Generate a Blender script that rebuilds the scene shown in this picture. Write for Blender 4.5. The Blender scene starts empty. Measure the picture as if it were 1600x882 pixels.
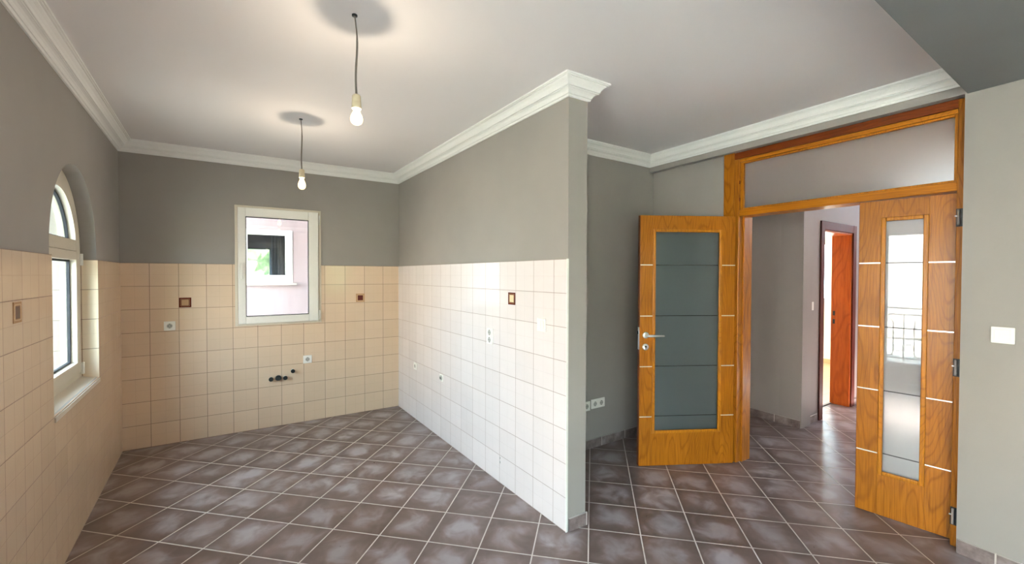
import bpy, bmesh, math, random
from mathutils import Matrix, Vector
random.seed(7)
R = math.radians
SC = bpy.context.scene
COL = SC.collection

# ------------------------------------------------------------------ camera
cam_data = bpy.data.cameras.new('camera'); cam = bpy.data.objects.new('camera', cam_data); COL.objects.link(cam)
cam_data.sensor_width = 36.0; cam_data.lens = 655.3 / 1600 * 36
cam_data.shift_x = 0.0005; cam_data.shift_y = -0.0003; cam_data.clip_start = 0.02
cam.matrix_world = Matrix.Translation((0, 0, 1.55)) @ Matrix.Rotation(R(90) - 0.0165, 4, 'X') @ Matrix.Rotation(0.0027, 4, 'Z')
SC.camera = cam

# ------------------------------------------------------------------ light and exposure
SC.view_settings.view_transform = 'Standard'; SC.view_settings.look = 'None'
SC.view_settings.gamma = 1.0; SC.view_settings.use_curve_mapping = False
SC.view_settings.exposure = -0.12
SKY = 34.0
SUN = 230.0
BULB_W = 12.5
w = bpy.data.worlds.new('overcast_sky'); SC.world = w; w.use_nodes = True
nt = w.node_tree; nt.nodes.clear()
_o = nt.nodes.new('ShaderNodeOutputWorld'); _b = nt.nodes.new('ShaderNodeBackground'); _b.inputs[1].default_value = SKY
_tc = nt.nodes.new('ShaderNodeTexCoord'); _sx = nt.nodes.new('ShaderNodeSeparateXYZ'); _r = nt.nodes.new('ShaderNodeValToRGB')
nt.links.new(_tc.outputs['Generated'], _sx.inputs[0]); nt.links.new(_sx.outputs['Z'], _r.inputs[0])
_r.color_ramp.elements[0].position = 0.0; _r.color_ramp.elements[0].color = (0.76, 0.90, 1.0, 1)
_r.color_ramp.elements[1].position = 0.8; _r.color_ramp.elements[1].color = (0.62, 0.80, 1.0, 1)
nt.links.new(_r.outputs[0], _b.inputs[0]); nt.links.new(_b.outputs[0], _o.inputs[0])
_sl = bpy.data.lights.new('sun', 'SUN'); _sl.energy = SUN; _sl.angle = R(0.6); _sl.color = (1.0, 0.97, 0.94)
_so = bpy.data.objects.new('sun', _sl); COL.objects.link(_so)
_so.rotation_euler = Vector((-0.50, -0.36, -0.72)).to_track_quat('-Z', 'Y').to_euler()      # shines over the house onto the hillside
SC.cycles.max_bounces = 10; SC.cycles.diffuse_bounces = 6; SC.cycles.glossy_bounces = 4
SC.cycles.transmission_bounces = 8; SC.cycles.transparent_max_bounces = 12
SC.cycles.caustics_reflective = False; SC.cycles.caustics_refractive = False
SC.cycles.use_denoising = True; SC.cycles.sample_clamp_indirect = 40.0

# ------------------------------------------------------------------ frames: x along the wall, y into the wall, z up
def frame(x, y, deg, z=0.0):
    return Matrix.Translation((x, y, z)) @ Matrix.Rotation(R(deg), 4, 'Z')
LX, LY = -3.393, 3.629
F_BACK = frame(LX, LY, 32.0)
F_LEFT = frame(LX, LY, 125.3)             # x = -distance from the back corner
MX, MY = -1.3225, 4.923
F_PART = frame(MX, MY, -55.57)            # from the back corner towards the viewer
PLEN = 2.935
QX = MX + PLEN * math.cos(R(-55.57)); QY = MY + PLEN * math.sin(R(-55.57))
F_END = frame(QX, QY, 32.0)
PT = 0.147
QRX = QX + PT * math.cos(R(32)); QRY = QY + PT * math.sin(R(32))
DWX, DWY = 1.405, 4.180
F_NICHE = frame(0.694, 3.716, 33.1)
F_DOORW = frame(DWX, DWY, -57.5)
F_RIGHT = frame(2.50, 2.33, -61.0)
F_HALL = frame(2.92, 4.23, 33.0)
F_HALLL = frame(2.92 + 1.6 * math.cos(R(122.5)), 4.23 + 1.6 * math.sin(R(122.5)), -57.5)
F_FAR = frame(2.92 + 3.97 * math.cos(R(33)), 4.23 + 3.97 * math.sin(R(33)), -57.0)
CEIL = 2.705; SOFF = 2.553; TOP = 1.645; TP = 0.2055

# ------------------------------------------------------------------ mesh helpers
def new_bm(): return bmesh.new()
def box(bm, x0, x1, y0, y1, z0, z1, bev=0.0, seg=2, mi=0):
    b = bmesh.new() if bev else bm
    vs = [b.verts.new((x, y, z)) for x in (x0, x1) for y in (y0, y1) for z in (z0, z1)]
    for f in ((0, 1, 3, 2), (4, 6, 7, 5), (0, 4, 5, 1), (2, 3, 7, 6), (0, 2, 6, 4), (1, 5, 7, 3)):
        fc = b.faces.new([vs[i] for i in f]); fc.material_index = mi
    if bev:
        bmesh.ops.bevel(b, geom=list(b.edges), offset=bev, segments=seg, affect='EDGES', profile=0.5)
        merge(bm, b)
    return bm
def merge(bm, b):
    me = bpy.data.meshes.new('t'); b.to_mesh(me); b.free(); bm.from_mesh(me); bpy.data.meshes.remove(me)
def lathe(bm, prof, cx=0, cy=0, cz=0, axis='Z', n=28, mi=0):
    """prof: list of (radius, height)"""
    rings = []
    for r, h in prof:
        ring = []
        for i in range(n):
            a = 2 * math.pi * i / n; u, v = r * math.cos(a), r * math.sin(a)
            if axis == 'Z': p = (cx + u, cy + v, cz + h)
            elif axis == 'Y': p = (cx + u, cy + h, cz + v)
            else: p = (cx + h, cy + u, cz + v)
            ring.append(bm.verts.new(p))
        rings.append(ring)
    for a, b in zip(rings, rings[1:]):
        for i in range(n):
            f = bm.faces.new((a[i], a[(i + 1) % n], b[(i + 1) % n], b[i])); f.smooth = True; f.material_index = mi
    for ring in (rings[0], rings[-1]):
        try: f = bm.faces.new(ring); f.material_index = mi
        except ValueError: pass
    return bm
def tube(bm, pts, r, n=10, mi=0):
    pts = [Vector(p) for p in pts]; rings = []
    for i, p in enumerate(pts):
        t = (pts[min(i + 1, len(pts) - 1)] - pts[max(i - 1, 0)]).normalized()
        a = Vector((0, 0, 1)) if abs(t.z) < 0.9 else Vector((0, 1, 0))
        u = t.cross(a).normalized(); v = t.cross(u)
        rr = r[i] if isinstance(r, (list, tuple)) else r
        rings.append([bm.verts.new(p + rr * (math.cos(2 * math.pi * k / n) * u + math.sin(2 * math.pi * k / n) * v)) for k in range(n)])
    for a, b in zip(rings, rings[1:]):
        for k in range(n):
            f = bm.faces.new((a[k], a[(k + 1) % n], b[(k + 1) % n], b[k])); f.smooth = True; f.material_index = mi
    for ring in (rings[0], rings[-1]):
        f = bm.faces.new(ring); f.material_index = mi
    return bm
def poly_prism(bm, pts, z0, z1, mi=0):
    lo = [bm.verts.new((x, y, z0)) for x, y in pts]; hi = [bm.verts.new((x, y, z1)) for x, y in pts]
    n = len(pts)
    for f in [lo[::-1], hi] + [(lo[i], lo[(i + 1) % n], hi[(i + 1) % n], hi[i]) for i in range(n)]:
        bm.faces.new(f).material_index = mi
    return bm
def wall_bm(s0, s1, z0, z1, y0, y1, openings=()):
    """Slab x s0..s1, z z0..z1, y y0..y1 with openings (a, b, zlo, ztop) where ztop is a number or f(s)."""
    bm = bmesh.new()
    xs = {s0, s1}
    for a, b, zl, zt in openings:
        xs |= {max(a, s0), min(b, s1)}
        if callable(zt):
            for i in range(1, 40): xs.add(a + (b - a) * (0.5 - 0.5 * math.cos(math.pi * i / 40)))
    xs = sorted(x for x in xs if s0 <= x <= s1)
    def ints(a, b):
        m = 0.5 * (a + b)
        for oa, ob, zl, zt in openings:
            if oa < m < ob:
                ta, tb = (zt(a), zt(b)) if callable(zt) else (zt, zt)
                out = []
                if zl > z0: out.append((z0, z0, zl, zl))
                if min(ta, tb) < z1: out.append((min(ta, z1), min(tb, z1), z1, z1))
                return out, (zl, ta, tb)
        return [(z0, z0, z1, z1)], None
    def q(*p): bm.faces.new([bm.verts.new(v) for v in p])
    for a, b in zip(xs, xs[1:]):
        L, _ = ints(a, b)
        for la, lb, ha, hb in L:
            q((a, y0, la), (b, y0, lb), (b, y0, hb), (a, y0, ha))
            q((b, y1, lb), (a, y1, la), (a, y1, ha), (b, y1, hb))
            q((a, y0, ha), (b, y0, hb), (b, y1, hb), (a, y1, ha))
            q((b, y0, lb), (a, y0, la), (a, y1, la), (b, y1, lb))
    q((s0, y1, z0), (s0, y0, z0), (s0, y0, z1), (s0, y1, z1)); q((s1, y0, z0), (s1, y1, z0), (s1, y1, z1), (s1, y0, z1))
    for a, b, zl, zt in openings:
        for s, sg in ((a, 1), (b, -1)):
            if not (s0 < s < s1): continue
            t = zt(s) if callable(zt) else zt
            t = min(t, z1); l = max(zl, z0)
            if t <= l: continue
            p = [(s, y0, l), (s, y1, l), (s, y1, t), (s, y0, t)]
            q(*(p if sg > 0 else p[::-1]))
    bmesh.ops.remove_doubles(bm, verts=bm.verts, dist=1e-5)
    bmesh.ops.recalc_face_normals(bm, faces=bm.faces)
    return bm
def obj(name, bm, mat, parent=None, mw=None, kind=None, label=None, cat=None, group=None):
    me = bpy.data.meshes.new(name); bmesh.ops.recalc_face_normals(bm, faces=bm.faces) if name in () else None
    bm.to_mesh(me); bm.free()
    for m in (mat if isinstance(mat, (list, tuple)) else [mat]): me.materials.append(m)
    o = bpy.data.objects.new(name, me); COL.objects.link(o)
    if parent is not None:
        o.parent = parent
    if mw is not None: o.matrix_world = mw if parent is None else o.matrix_world
    tag(o, label, cat, group, kind); return o
def tag(o, label=None, cat=None, group=None, kind=None):
    if label: o['label'] = label
    if cat: o['category'] = cat
    if group: o['group'] = group
    if kind: o['kind'] = kind
def thing(name, mw, label, cat, group=None, kind=None):
    o = bpy.data.objects.new(name, None); COL.objects.link(o); o.matrix_world = mw; o.empty_display_size = 0.1
    tag(o, label, cat, group, kind); return o

# ------------------------------------------------------------------ material helpers
class NB:
    def __init__(s, name):
        s.m = bpy.data.materials.new(name); s.m.use_nodes = True; s.t = s.m.node_tree; s.t.nodes.clear()
        s.out = s.t.nodes.new('ShaderNodeOutputMaterial')
    def n(s, typ, **kw):
        nd = s.t.nodes.new(typ)
        for k, v in kw.items():
            if k.startswith('i_'): s.put(nd.inputs[k[2:].replace('_', ' ')], v)
            else: setattr(nd, k, v)
        return nd
    def put(s, inp, v):
        if isinstance(v, bpy.types.NodeSocket): s.t.links.new(v, inp)
        elif isinstance(v, bpy.types.Node): s.t.links.new(v.outputs[0], inp)
        else: inp.default_value = v
    def math(s, op, a, b=0.0, c=0.0, clamp=False):
        nd = s.t.nodes.new('ShaderNodeMath'); nd.operation = op; nd.use_clamp = clamp
        s.put(nd.inputs[0], a); s.put(nd.inputs[1], b)
        if op in ('WRAP', 'MULTIPLY_ADD', 'COMPARE'): s.put(nd.inputs[2], c)
        return nd.outputs[0]
    def mr(s, v, a, b, c=0.0, d=1.0, smooth=False):
        nd = s.t.nodes.new('ShaderNodeMapRange'); nd.interpolation_type = 'SMOOTHSTEP' if smooth else 'LINEAR'
        s.put(nd.inputs[0], v)
        for i, x in enumerate((a, b, c, d)): s.put(nd.inputs[i + 1], x)
        return nd.outputs[0]
    def mix(s, f, a, b, mode='MIX'):
        nd = s.t.nodes.new('ShaderNodeMix'); nd.data_type = 'RGBA'; nd.blend_type = mode
        s.put(nd.inputs[0], f); s.put(nd.inputs[6], a); s.put(nd.inputs[7], b); return nd.outputs[2]
    def noise(s, vec, scale, detail=4, rough=0.55, dist=0.0):
        nd = s.t.nodes.new('ShaderNodeTexNoise'); s.put(nd.inputs['Vector'], vec); nd.inputs['Scale'].default_value = scale
        nd.inputs['Detail'].default_value = detail; nd.inputs['Roughness'].default_value = rough; nd.inputs['Distortion'].default_value = dist
        return nd.outputs[0]
    def ramp(s, v, stops):
        nd = s.t.nodes.new('ShaderNodeValToRGB'); s.put(nd.inputs[0], v); e = nd.color_ramp.elements
        while len(e) < len(stops): e.new(0.5)
        for k, (p, c) in zip(e, stops): k.position = p; k.color = c
        return nd.outputs[0]
    def vec(s, x, y, z):
        nd = s.t.nodes.new('ShaderNodeCombineXYZ')
        for i, v in enumerate((x, y, z)): s.put(nd.inputs[i], v)
        return nd.outputs[0]
    def coords(s):
        tc = s.t.nodes.new('ShaderNodeTexCoord'); sx = s.t.nodes.new('ShaderNodeSeparateXYZ')
        s.t.links.new(tc.outputs['Object'], sx.inputs[0]); return tc.outputs['Object'], sx.outputs[0], sx.outputs[1], sx.outputs[2]
    def bump(s, h, strength=0.3, dist=0.01):
        nd = s.t.nodes.new('ShaderNodeBump'); nd.inputs['Strength'].default_value = strength; nd.inputs['Distance'].default_value = dist
        s.put(nd.inputs['Height'], h); return nd.outputs[0]
    def schlick(s, gain=1.0):
        lw = s.n('ShaderNodeLayerWeight', i_Blend=0.5)
        p = s.math('POWER', lw.outputs['Facing'], 5.0)
        return s.math('MULTIPLY', s.math('MULTIPLY_ADD', p, 0.96, 0.04), gain, clamp=True)
    def pbr(s, color, rough=0.5, metal=0.0, normal=None, **kw):
        nd = s.t.nodes.new('ShaderNodeBsdfPrincipled'); s.put(nd.inputs['Base Color'], color); s.put(nd.inputs['Roughness'], rough)
        s.put(nd.inputs['Metallic'], metal)
        if normal is not None: s.put(nd.inputs['Normal'], normal)
        for k, v in kw.items(): s.put(nd.inputs[k.replace('_', ' ')], v)
        s.t.links.new(nd.outputs[0], s.out.inputs[0]); return nd
def lin(r, g, b):
    f = lambda c: (c / 255) / 12.92 if c / 255 <= 0.04045 else ((c / 255 + 0.055) / 1.055) ** 2.4
    return (f(r), f(g), f(b), 1.0)
def simple(name, col, rough=0.5, metal=0.0, bump=0.0, scale=60, **kw):
    b = NB(name); v, x, y, z = b.coords()
    nz = b.noise(v, scale, 3)
    c = b.mix(b.mr(nz, 0.3, 0.7, 0.0, 0.12), col, tuple(k * 0.8 for k in col[:3]) + (1,))
    b.pbr(c, rough, metal, b.bump(nz, bump, 0.002) if bump else None, **kw); return b.m

def mat_paint(name, col, var=0.06):
    b = NB(name); v, x, y, z = b.coords()
    big = b.noise(v, 1.3, 3); fine = b.noise(v, 170, 3)
    c = b.mix(b.mr(big, 0.3, 0.7, 0.0, 1.0), tuple(k * (1 - var) for k in col[:3]) + (1,), tuple(min(1, k * (1 + var)) for k in col[:3]) + (1,))
    b.pbr(c, 0.62, 0.0, b.bump(fine, 0.10, 0.002), Specular_IOR_Level=0.35); return b.m
M_WALL = mat_paint('greige_wall_paint', lin(154, 149, 143))
M_HALL = mat_paint('hall_wall_paint', lin(152, 145, 140))
M_SOFF = mat_paint('dark_grey_soffit_paint', lin(128, 130, 130))
M_CEIL = mat_paint('white_ceiling_paint', lin(232, 229, 229), 0.01)
M_ROOMW = mat_paint('cream_room_paint', lin(235, 222, 200), 0.02)
M_PLASTER = simple('white_crown_plaster', lin(238, 238, 235), 0.45, bump=0.05)

def mat_tile(name, offx, axis='x', col=(222, 197, 170), g0=(118, 90, 74), g1=(152, 124, 104)):
    b = NB(name); v, x, y, z = b.coords()
    h = x if axis == 'x' else y
    u = b.math('DIVIDE', b.math('SUBTRACT', h, offx), TP); w_ = b.math('DIVIDE', b.math('SUBTRACT', TOP, z), TP)
    pu = b.math('PINGPONG', u, 0.5); pv = b.math('PINGPONG', w_, 0.5)
    pm = b.math('MINIMUM', pu, pv)
    g = b.mr(pm, 0.005, 0.0115, 1.0, 0.0)
    hu = b.math('PINGPONG', b.math('ADD', u, 0.5), 0.5); hv = b.math('PINGPONG', b.math('ADD', w_, 0.5), 0.5)
    hm = b.mr(b.math('MINIMUM', hu, hv), 0.003, 0.014, 1.0, 0.0)
    cell = b.vec(b.math('FLOOR', u), b.math('FLOOR', w_), 0.0)
    wn = b.n('ShaderNodeTexWhiteNoise', noise_dimensions='3D'); b.put(wn.inputs['Vector'], cell)
    cl = lin(*col); mott = b.noise(v, 9, 4)
    c1 = b.mix(b.math('ADD', b.math('MULTIPLY', wn.outputs[0], 0.5), b.math('MULTIPLY', mott, 0.5)), tuple(k * 0.93 for k in cl[:3]) + (1,), tuple(min(1, k * 1.05) for k in cl[:3]) + (1,))
    gr = b.mix(b.noise(v, 14, 2), lin(*g0), lin(*g1))
    c2 = b.mix(b.math('MULTIPLY', hm, 0.09), c1, gr)
    c = b.mix(g, c2, gr)
    wob = b.noise(b.vec(b.math('ADD', x, b.math('MULTIPLY', wn.outputs[0], 7.0)), y, z), 5.5, 1)
    hgt = b.math('ADD', b.math('SUBTRACT', b.math('MULTIPLY', wob, 0.9), b.math('MULTIPLY', g, 0.6)), b.math('MULTIPLY', hm, -0.25))
    b.pbr(c, b.mr(g, 0, 1, 0.10, 0.8), 0.0, b.bump(hgt, 0.45, 0.003)); return b.m

FT = 0.30466
def mat_floor(name):
    b = NB(name); v, x, y, z = b.coords()
    u = b.math('DIVIDE', x, FT); w_ = b.math('DIVIDE', y, FT)
    pu = b.math('PINGPONG', u, 0.5); pv = b.math('PINGPONG', w_, 0.5)
    wav = b.math('MULTIPLY', b.math('SUBTRACT', b.noise(v, 30, 2), 0.5), 0.006)
    pm = b.math('ADD', b.math('MINIMUM', pu, pv), wav)
    g = b.mr(pm, 0.009, 0.014, 1.0, 0.0)
    cell = b.vec(b.math('FLOOR', u), b.math('FLOOR', w_), 0.0)
    wn = b.n('ShaderNodeTexWhiteNoise', noise_dimensions='3D'); b.put(wn.inputs['Vector'], cell)
    sh = b.n('ShaderNodeVectorMath', operation='MULTIPLY_ADD'); b.put(sh.inputs[0], wn.outputs['Color']); sh.inputs[1].default_value = (9, 9, 9); b.put(sh.inputs[2], v)
    n1 = b.noise(sh.outputs[0], 6.5, 3, 0.5, 0.6); n2 = b.noise(sh.outputs[0], 22, 4, 0.6); n3 = b.noise(sh.outputs[0], 6.0, 2, 0.5)
    prod = b.math('MULTIPLY', b.math('SINE', b.math('MULTIPLY', pu, math.pi)), b.math('SINE', b.math('MULTIPLY', pv, math.pi)))
    cen = b.mr(b.math('ADD', prod, b.math('MULTIPLY', b.math('SUBTRACT', n1, 0.5), 2.6)), -0.15, 1.25, 0.0, 1.0, True)
    f = b.math('ADD', b.math('MULTIPLY', cen, 0.74), b.math('MULTIPLY', b.math('SUBTRACT', n2, 0.5), 0.16))
    f = b.math('ADD', f, b.math('MULTIPLY', wn.outputs[0], 0.22))
    body = b.ramp(f, [(0.0, lin(98, 80, 74)), (0.40, lin(120, 103, 98)), (0.70, lin(142, 130, 130)), (1.0, lin(168, 160, 165))])
    red = b.mix(b.mr(n3, 0.40, 0.85, 0.0, 0.30, True), body, lin(122, 92, 80))
    gr = b.mix(b.noise(v, 8, 3), lin(186, 178, 170), lin(220, 214, 208))
    c = b.mix(g, red, gr)
    dust = b.mr(b.noise(v, 2.1, 4, 0.6), 0.58, 0.85, 0.0, 0.30)
    c = b.mix(dust, c, lin(175, 168, 168))
    ro = b.math('ADD', b.mr(n2, 0.2, 0.8, 0.27, 0.31), b.math('MULTIPLY', g, 0.4))
    hgt = b.math('ADD', b.math('MULTIPLY', g, -1.0), 0.0)
    b.pbr(c, ro, 0.0, b.bump(hgt, 0.5, 0.002)); return b.m
def mat_skirt(name):
    b = NB(name); v, x, y, z = b.coords()
    g = b.mr(b.math('PINGPONG', b.math('DIVIDE', b.math('SUBTRACT', x, 0.150), FT), 0.5), 0.008, 0.015, 1.0, 0.0)
    g = b.math('MAXIMUM', g, b.mr(z, 0.076, 0.079, 0.0, 0.6))
    body = b.ramp(b.noise(v, 9, 5, 0.65), [(0.3, lin(88, 72, 68)), (0.5, lin(122, 108, 104)), (0.72, lin(152, 142, 138))])
    b.pbr(b.mix(g, body, lin(196, 188, 180)), 0.35, 0.0, b.bump(b.math('MULTIPLY', g, -1.0), 0.4, 0.002)); return b.m
M_FLOOR = mat_floor('taupe_stone_floor_tile'); M_SKIRT = mat_skirt('tile_baseboard')

def mat_wood(name, base, dark, horiz=False, ring=5.0, rough=0.35, seed=0.0):
    b = NB(name); v, x, y, z = b.coords()
    a, l = (z, x) if horiz else (x, z)
    warp = b.noise(b.vec(b.math('MULTIPLY', a, 1.6), b.math('ADD', y, seed), b.math('MULTIPLY', l, 0.30)), 2.4, 2, 0.4)
    ph = b.math('ADD', b.math('MULTIPLY', a, ring * 3.4), b.math('MULTIPLY', warp, ring * 4.2))
    jit = b.noise(b.vec(b.math('MULTIPLY', a, 30.0), y, b.math('MULTIPLY', l, 3.0)), 1.0, 2)
    ph = b.math('ADD', ph, b.math('MULTIPLY', jit, 0.25))
    rg = b.math('PINGPONG', ph, 0.5); rg = b.mr(rg, 0.0, 0.20, 1.0, 0.0, True)
    fine = b.noise(b.vec(b.math('MULTIPLY', a, 130.0), b.math('MULTIPLY', y, 40.0), b.math('MULTIPLY', l, 4.0)), 1.0, 4, 0.6)
    tone = b.noise(b.vec(b.math('MULTIPLY', a, 5.0), b.math('ADD', y, seed), b.math('MULTIPLY', l, 0.8)), 1.0, 3)
    pale = tuple(min(1, k * 1.16) for k in base[:3]) + (1,)
    c = b.mix(b.mr(tone, 0.3, 0.7), base, pale)
    c = b.mix(b.math('MULTIPLY', rg, 0.38), c, dark)
    c = b.mix(b.mr(fine, 0.42, 0.72, 0.0, 0.6), c, dark)
    b.pbr(c, rough, 0.0, b.bump(fine, 0.08, 0.001), Coat_Weight=0.08, Coat_Roughness=0.2, Specular_IOR_Level=0.3); return b.m
OAK, OAKD = lin(166, 102, 20), lin(104, 52, 6)
M_OAKV = mat_wood('honey_oak_vertical_grain', OAK, OAKD)
M_OAKF = mat_wood('honey_oak_plank_grain', OAK, OAKD, ring=7, seed=3.3)
M_OAKH = mat_wood('honey_oak_cross_grain', lin(158, 90, 8), OAKD, True, 7, seed=5.1)
M_BEAD = mat_wood('pale_oak_moulding', lin(182, 116, 22), lin(124, 66, 8), ring=12)
M_BEADH = mat_wood('pale_oak_moulding_cross', lin(180, 112, 20), lin(122, 64, 8), True, 12)
M_DOAKH = mat_wood('dark_stained_top_rail', lin(124, 56, 14), lin(80, 32, 8), True, 8)
M_EDGE = mat_wood('dark_door_edge', lin(128, 62, 18), lin(80, 30, 8), ring=10)
M_RED = mat_wood('reddish_beech_lining', lin(178, 88, 24), lin(134, 54, 12), ring=4, rough=0.4)
M_REDD = mat_wood('dark_red_beech_casing', lin(92, 36, 22), lin(60, 20, 12), ring=6, rough=0.6)
M_CHROME = simple('satin_chrome', (0.88, 0.88, 0.88, 1), 0.34, 0.9)
M_INLAY = simple('aluminium_inlay', (0.86, 0.85, 0.82, 1), 0.30, 0.65)
M_PVC = simple('white_window_plastic', lin(232, 231, 224), 0.32)
M_PVCO = simple('aged_white_plastic', lin(214, 205, 188), 0.45)
M_GASK = simple('black_rubber_gasket', lin(20, 24, 32), 0.6)
M_WPLAST = simple('white_switch_plastic', lin(236, 234, 228), 0.28)
M_DARKP = simple('dark_recess', lin(38, 36, 36), 0.5)
M_BRASS = simple('contact_metal', (0.6, 0.55, 0.45, 1), 0.3, 1.0)
M_SILL = simple('pale_marble_sill', lin(206, 196, 182), 0.35, bump=0.05, scale=12)
M_MAROON = simple('maroon_glaze', lin(92, 26, 14), 0.15)
M_TAN = simple('tan_glaze', lin(186, 146, 108), 0.15)
M_CREAMG = simple('cream_glaze', lin(236, 206, 166), 0.15)
M_BLACK = simple('black_plastic', lin(26, 34, 36), 0.35)
M_CORD = simple('grey_lamp_cord', lin(120, 112, 102), 0.6)
M_CERAM = simple('ivory_ceramic_socket', lin(222, 208, 176), 0.3)
M_IRON = simple('grey_wrought_iron', lin(84, 82, 84), 0.5, 0.3)
M_PIPEW = simple('white_pipe_plastic', lin(220, 222, 214), 0.4)
M_THRESH = simple('threshold_strip_metal', lin(96, 82, 74), 0.4, 0.5)

def mat_glass(name, tint=(0.93, 0.97, 0.96, 1)):
    b = NB(name); tr = b.n('ShaderNodeBsdfTransparent', i_Color=tint); gl = b.n('ShaderNodeBsdfGlossy', i_Roughness=0.0)
    mx = b.n('ShaderNodeMixShader')
    f = b.schlick(1.5)
    b.put(mx.inputs[0], f); b.put(mx.inputs[1], tr); b.put(mx.inputs[2], gl); b.t.links.new(mx.outputs[0], b.out.inputs[0]); return b.m
M_GLASS = mat_glass('clear_window_glass')
def mat_frost(name, tint, rough=0.35, gloss=1.0, haze=0.35):
    """acid-etched pane: blurred see-through, some scatter, and a polished face"""
    b = NB(name); v, x, y, z = b.coords()
    rf = b.n('ShaderNodeBsdfRefraction', i_Color=tint, i_Roughness=rough, i_IOR=1.12)
    tl = b.n('ShaderNodeBsdfTranslucent', i_Color=tint); df = b.n('ShaderNodeBsdfDiffuse', i_Color=tuple(k * 0.5 for k in tint[:3]) + (1,))
    m0 = b.n('ShaderNodeMixShader'); m0.inputs[0].default_value = 0.4; b.put(m0.inputs[1], tl); b.put(m0.inputs[2], df)
    m1 = b.n('ShaderNodeMixShader'); m1.inputs[0].default_value = haze; b.put(m1.inputs[1], rf); b.put(m1.inputs[2], m0)
    gl = b.n('ShaderNodeBsdfGlossy', i_Roughness=0.0)
    f = b.schlick(gloss)
    m2 = b.n('ShaderNodeMixShader'); b.put(m2.inputs[0], f); b.put(m2.inputs[1], m1); b.put(m2.inputs[2], gl)
    b.t.links.new(m2.outputs[0], b.out.inputs[0]); return b.m
M_FROST = mat_frost('frosted_door_glass', (0.58, 0.68, 0.69, 1), 0.7, 1.7, 0.5)
M_TRANS = mat_frost('frosted_transom_glass', (0.84, 0.82, 0.78, 1), 0.75, 0.5, 0.55)

M_FROST_LIT = mat_frost('lit_frosted_door_glass', (0.92, 0.93, 0.91, 1), 0.6, 2.2, 0.6)  # same frosted pane, tinted paler to stand in for light shining through
def mat_bulb():
    b = NB('lit_bulb_glass'); em = b.n('ShaderNodeEmission', i_Color=(1.0, 0.74, 0.40, 1), i_Strength=6.0)
    tr = b.n('ShaderNodeBsdfTransparent'); ad = b.n('ShaderNodeMixShader'); ad.inputs[0].default_value = 0.35
    b.put(ad.inputs[1], tr); b.put(ad.inputs[2], em); b.t.links.new(ad.outputs[0], b.out.inputs[0]); return b.m
M_BULB = mat_bulb()
def mat_stucco(name, col, streak=True):
    b = NB(name); v, x, y, z = b.coords()
    st = b.noise(b.vec(b.math('MULTIPLY', x, 6.0), b.math('MULTIPLY', y, 6.0), b.math('MULTIPLY', z, 0.7)), 1.5, 4)
    c = b.mix(b.mr(st, 0.35, 0.7, 0.0, 0.7), col, tuple(k * 0.82 for k in col[:3]) + (1,))
    b.pbr(c, 0.85, 0.0, b.bump(b.noise(v, 90, 3), 0.4, 0.004)); return b.m
M_STUCCO = mat_stucco('faded_pink_stucco', lin(174, 156, 158))
def mat_green(name, stops, scale):
    b = NB(name); v, x, y, z = b.coords()
    b.pbr(b.ramp(b.noise(v, scale, 6, 0.7), stops), 0.9); return b.m
M_HEDGE = mat_green('green_hedge', [(0.3, lin(50, 68, 40)), (0.5, lin(84, 100, 62)), (0.7, lin(120, 132, 96))], 6)
M_HILL = mat_green('grassy_hillside', [(0.3, lin(112, 106, 98)), (0.5, lin(140, 132, 124)), (0.7, lin(172, 164, 156))], 2.2)
M_GROUND = mat_green('pale_paving', [(0.3, lin(150, 145, 135)), (0.7, lin(190, 184, 172))], 1.0)
def mat_lam():
    b = NB('pale_laminate_boards'); v, x, y, z = b.coords()
    g = b.mr(b.math('PINGPONG', b.math('DIVIDE', y, 0.19), 0.5), 0.006, 0.014, 1.0, 0.0)
    gr = b.noise(b.vec(b.math('MULTIPLY', x, 2.0), b.math('MULTIPLY', y, 40.0), z), 1.0, 4)
    c = b.mix(gr, lin(180, 140, 96), lin(214, 180, 138)); b.pbr(b.mix(g, c, lin(110, 76, 48)), 0.3); return b.m
M_LAM = mat_lam()

# ------------------------------------------------------------------ floors
ca, sa = math.cos(R(-100.95)), math.sin(R(-100.95))
F_FLOOR = frame(-2.333, 2.455, -100.95); FI = F_FLOOR.inverted()
def to_floor(pts): return [tuple((FI @ Vector((x, y, 0)))[:2]) for x, y in pts]
def W(F, s, y=0.0): p = F @ Vector((s, y, 0)); return (p.x, p.y)
LEND = 8.2
fp = [W(F_LEFT, -LEND, 0.1), W(F_LEFT, 0, 0.1), W(F_BACK, 2.6, 0.1), W(F_NICHE, 2.6, 1.2), W(F_HALL, 0.51, 0.19), W(F_HALL, 4.2, 0.19), W(F_HALL, 4.2, -4.0), W(F_LEFT, -LEND, -5.2)]
bm = new_bm(); poly_prism(bm, to_floor(fp), -0.12, 0.0)
obj('floor', bm, M_FLOOR, mw=F_FLOOR, kind='structure', label='diagonally laid brown grey floor tiles with pale grout', cat='floor')
bm = new_bm(); box(bm, 0.1, 3.97, 0.19, 4.2, -0.10, 0.004)
obj('floor', bm, M_LAM, mw=F_HALL, kind='structure', label='pale laminate boards in the bright room beyond the hall', cat='floor')
bm = new_bm(); box(bm, 0.51, 1.29, 0.172, 0.205, 0.0, 0.009, 0.003)
obj('trim_1', bm, M_THRESH, mw=F_HALL, kind='structure', label='thin dark threshold strip in the red wood doorway', cat='threshold')

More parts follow.
